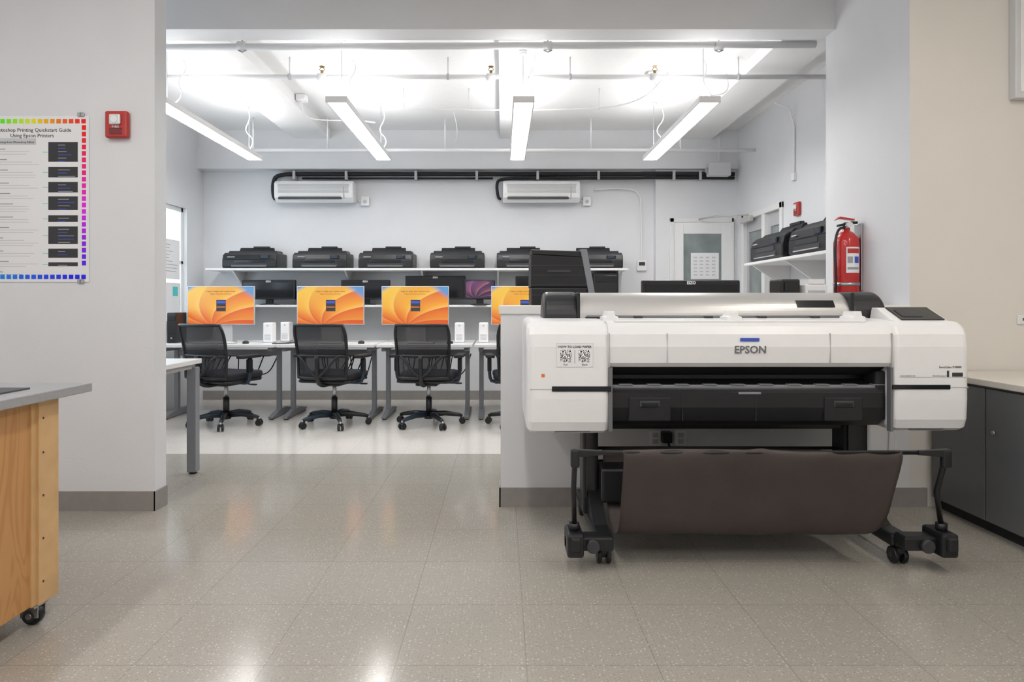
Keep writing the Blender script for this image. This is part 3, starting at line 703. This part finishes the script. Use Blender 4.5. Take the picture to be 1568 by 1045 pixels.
for a,c in ((965,1030),(1268,1327)):
    b.box(PX(a),PX(c),2.879,2.90,.60,.705,BLKM,.004)
    b.box(PX((a+c)/2-16),PX((a+c)/2+16),2.875,2.89,.662,.69,DGR,.004); b.box(PX((a+c)/2-13),PX((a+c)/2+13),2.8735,2.88,.666,.68,BLKG,.002)
b.box(PX(1135),PX(1170),2.881,2.90,.718,.728,GRY,.002)
# rear roll cover
Yc,Zc=3.25,1.045
def arc(r,Y=Yc,Z=Zc,a0=-20,a1=200,n=22):
    return [(Y-r*math.cos(math.radians(a0+(a1-a0)*i/n)), Z+r*math.sin(math.radians(a0+(a1-a0)*i/n))) for i in range(n+1)]
b.prism(arc(.128,n=40),'x',.372,1.672,SILV,.004)
CAPD = mat('cap_black', (.022,.023,.026), .4)
def dcap(x0,x1):
    b.prism(arc(.133)[:],'x',x0,x1,CAPD,.03,4)
dcap(.20,.375); dcap(1.668,1.85)
b.box(.36,.375,3.115,3.4,1.0,1.172,BLK,.004); b.box(1.667,1.685,3.115,3.4,1.0,1.172,BLK,.004)
b.box(.40,1.66,3.07,3.14,1.035,1.055,BLKM)
b.cyl((.40,3.08,1.058),(1.65,3.08,1.058),.006,GRY)
for x in (.5,.62,.95,1.2,1.45): b.box(x,x+.04,3.05,3.08,1.045,1.062,DGR,.003)
b.prism([(3.131,1.103),(3.152,1.135),(3.162,1.131),(3.14,1.1)],'x',1.42,1.60,BLKG)
for k in range(11): b.box(.48+k*.11,.484+k*.11,3.126,3.135,1.06,1.065,SEAM)
for x in (.49,1.045,1.60):
    b.prism([(x-.038,1.035),(x+.038,1.035),(x+.034,1.06),(x+.02,1.065),(x+.016,1.085),(x-.016,1.085),(x-.02,1.065),(x-.034,1.06)],'y',2.93,3.03,WPL,.005)
# control panel
b.prism([(2.915,1.04),(3.055,1.10),(3.10,1.10),(3.12,1.04)],'x',1.755,2.0,WPL,.006)
b.prism([(2.925,1.0455),(3.05,1.0990),(3.048,1.103),(2.922,1.0495)],'x',1.79,1.985,BLKG,.002)
b.prism([(2.945,1.0600),(3.015,1.0900),(3.0145,1.0912),(2.9445,1.0612)],'x',1.81,1.90,DGR)
b.box(.5,1.62,2.90,3.06,1.036,1.046,WPL,.004)
# labels
b.text('EPSON',.046,((1150-768)/1000*2.845,2.8515,.903),SEAM,ext=.001,bold=.0008)
b.box(PX(1134),PX(1163),2.8505,2.853,PZ(523),PZ(518),BLUEL)
b.box(PX(852),PX(908),2.8485,2.8497,PZ(562),PZ(526),PAPER)
for x in (852,908): b.box(PX(x)-.0006,PX(x)+.0006,2.848,2.849,PZ(562),PZ(526),INKL)
for y in (562,526): b.box(PX(852),PX(908),2.848,2.849,PZ(y)-.0006,PZ(y)+.0006,INKL)
b.text('HOW TO LOAD PAPER',.014,(PX(880),2.848,PZ(533)),INK,bold=.0003); b.text('Roll',.011,(PX(866),2.848,PZ(560)),INK); b.text('Sheet',.011,(PX(895),2.848,PZ(560)),INK)
for x in (858,886):
    b.quad((PX(x),2.848,PZ(555)),(PX(x+17),2.848,PZ(555)),(PX(x+17),2.848,PZ(536)),(PX(x),2.848,PZ(536)),QR)
b.box(PX(880)-.0008,PX(880)+.0008,2.848,2.849,PZ(557),PZ(536),INK)
b.box(PX(829),PX(834),2.8485,2.851,PZ(578),PZ(573),ORNG)
b.text('SureColor P10000',.013,(PX(1455),2.849,PZ(564)),INK); b.box(PX(1458),PX(1474),2.8485,2.851,PZ(577),PZ(571),INK); b.text('UltraChrome Pro',.010,(PX(1440),2.849,PZ(577)),INKG)
b.box(PX(1450),PX(1453),2.8485,2.851,PZ(578),PZ(568),INK); b.box(PX(1376),PX(1484),2.8488,2.851,.7975,.7985,SEAML); b.text('HDR PIGMENT INK',.008,(PX(1390),2.849,PZ(577)),INKG)
# stand
for x0,x1 in ((.385,.46),(1.625,1.74)):
    b.box(x0,x1,3.10,3.22,.12,.58,BLK,.01); b.box(x0+.015,x1-.015,3.09,3.10,.2,.56,BLKG,.002)
for x in (.44,1.71):
    b.box(x-.04,x+.04,2.80,3.50,.075,.13,BLK,.012); b.prism([(2.9,.12),(3.1,.12),(3.1,.24)],'x',x-.03,x+.03,BLK)
    for y in (2.82,3.46):
        b.cyl((x,y,.06),(x,y,.09),.014,MET)
        b.box(x-.016,x+.016,y-.03,y+.03,.045,.075,BLK,.006)
        for s_ in (-1,1): b.cyl((x+s_*.010,y,.036),(x+s_*.030,y,.036),.036,BLK,bev=.006); 
        b.cyl((x-.031,y,.036),(x+.031,y,.036),.012,DGR)
b.box(.46,1.63,3.13,3.19,.26,.36,BLK,.01); b.box(.40,1.72,3.12,3.24,.52,.58,BLK,.006)
b.box(.46,.60,3.0,3.19,.20,.36,BLK,.012)
# foot blocks
for s_,xc in ((-1,.44),(1,1.71)):
    b.box(min(xc-.03*s_,xc+s_*.17),max(xc-.03*s_,xc+s_*.17),2.72,2.80,.085,.145,BLK,.01)
    b.box(min(xc+s_*.10,xc+s_*.17),max(xc+s_*.10,xc+s_*.17),2.68,2.82,.07,.17,BLK,.012)
    b.cyl((xc+s_*.06,2.70,.11),(xc+s_*.06,2.72,.11),.028,DGR,bev=.004)
    b.box(xc+s_*.135-.02,xc+s_*.135+.02,2.66,2.7,.10,.16,BLKM,.008)
    b.cyl((xc+s_*.135,2.74,.17),(xc+s_*.135,2.74,.2),.022,BLK)
    xa=xc+s_*.135; xr=.295 if s_<0 else 1.785
    b.tube([(xa,2.74,.18),(xr,2.68,.35),(xr,2.625,.50),(xr,2.62,.525)],.011,BLK)
    b.box(xr-.018,xr+.018,2.61,2.64,.46,.535,BLK,.008)
    xin=.40 if s_<0 else 1.67
    b.prism([(xr,.535),(xr,.505),(xr+(xin-xr)*.3,.505),(xin,.512),(xin,.53)],'y',2.612,2.632,BLK,.003)
b.cyl((.30,2.622,.521),(1.785,2.622,.521),.009,BLK,seg=12)
b.cyl((.46,3.16,.42),(1.63,3.16,.42),.008,BLK,seg=12)
# basket cloth
prof=[(2.620,.532),(2.612,.525),(2.612,.50),(2.64,.43),(2.675,.35),(2.705,.27),(2.735,.20),(2.765,.155),(2.81,.125),(2.87,.11),(2.94,.115),(3.01,.15),(3.07,.22),(3.12,.32),(3.16,.42)]
pp=[Vector((0,y,z)) for y,z in prof]
for _ in range(1):
    new=[pp[0]]
    for A,C in zip(pp,pp[1:]): new+=[A*.75+C*.25,A*.25+C*.75]
    new.append(pp[-1]); pp=new
rows=[]
nx=60
for j,q in enumerate(pp):
    t=j/(len(pp)-1); row=[]
    for i in range(nx+1):
        u=i/nx
        xl=.485+ .01*math.sin(t*3); xr_=1.60-.05*max(0,min(1,(t-.35)/.25))**2+.008*math.sin(t*5)
        x=xl+(xr_-xl)*u
        wr=.005*math.sin(u*17+t*4)*math.sin(t*math.pi)+.004*math.sin(u*41+t*7)*max(0,1-t*3)+.003*math.sin(u*9-t*9)
        if t<.05: wr=0
        dz=.006*math.exp(-((u-.5)/.03)**2)*(1-t)+.004*math.sin(u*6.3)*(1-t)
        row.append((x,q.y+wr,q.z+dz))
    rows.append(row)
b.grid(rows,CLOTH,.002)
b.done('large_format_printer')

# outlets on half wall + cords
b=B()
for x in (1003,1042):
    X=(x-768)/1000*3.59; b.box(X-.035,X+.035,3.582,3.59,.34,.42,WPL,.003); b.box(X-.015,X+.015,3.58,3.582,.385,.41,GRYL); b.box(X-.015,X+.015,3.58,3.582,.35,.375,GRYL)
b.box((1018-768)/1000*3.59-.025,(1018-768)/1000*3.59+.03,3.54,3.599,.36,.42,BLK,.006)
b.tube([(.9,3.56,.38),(.93,3.5,.28),(.92,3.52,.1),(.8,3.53,.012),(.66,3.54,.012)],.007,BLK,sub=2)
b.done('wall_outlet')
b=B(); b.tube([(2.14,3.55,.5),(2.13,3.53,.3),(2.12,3.53,.15),(2.02,3.53,.02),(1.9,3.54,.012)],.004,WPL,sub=2); b.box(2.10,2.18,3.59,3.599,.47,.55,WPL,.003); b.box(2.125,2.155,3.55,3.599,.49,.52,WPL,.003); b.done('power_cord')
b=B(); b.tube([(2.69,6.0,2.3),(2.69,6.0,2.9),(2.5,6.0,2.97)],.008,WPL,sub=1); b.box(2.67,2.699,5.97,6.03,2.25,2.32,WPL,.004); b.done('junction_box')

# ------------------------------------------------------------ world + camera
w=bpy.data.worlds.new('World'); scene.world=w; w.use_nodes=True
bg=w.node_tree.nodes['Background']; bg.inputs[0].default_value=(.74,.87,1,1); bg.inputs[1].default_value=3.2
cam=bpy.data.cameras.new('Camera'); co=bpy.data.objects.new('Camera',cam); COL.objects.link(co)
co.location=(0,0,1.12); co.rotation_euler=(math.pi/2,0,0)
cam.sensor_width=36; cam.lens=36*1000/1568; cam.shift_x=16/1568; cam.shift_y=-57.5/1568; cam.clip_start=.05
scene.camera=co
scene.view_settings.view_transform='Standard'
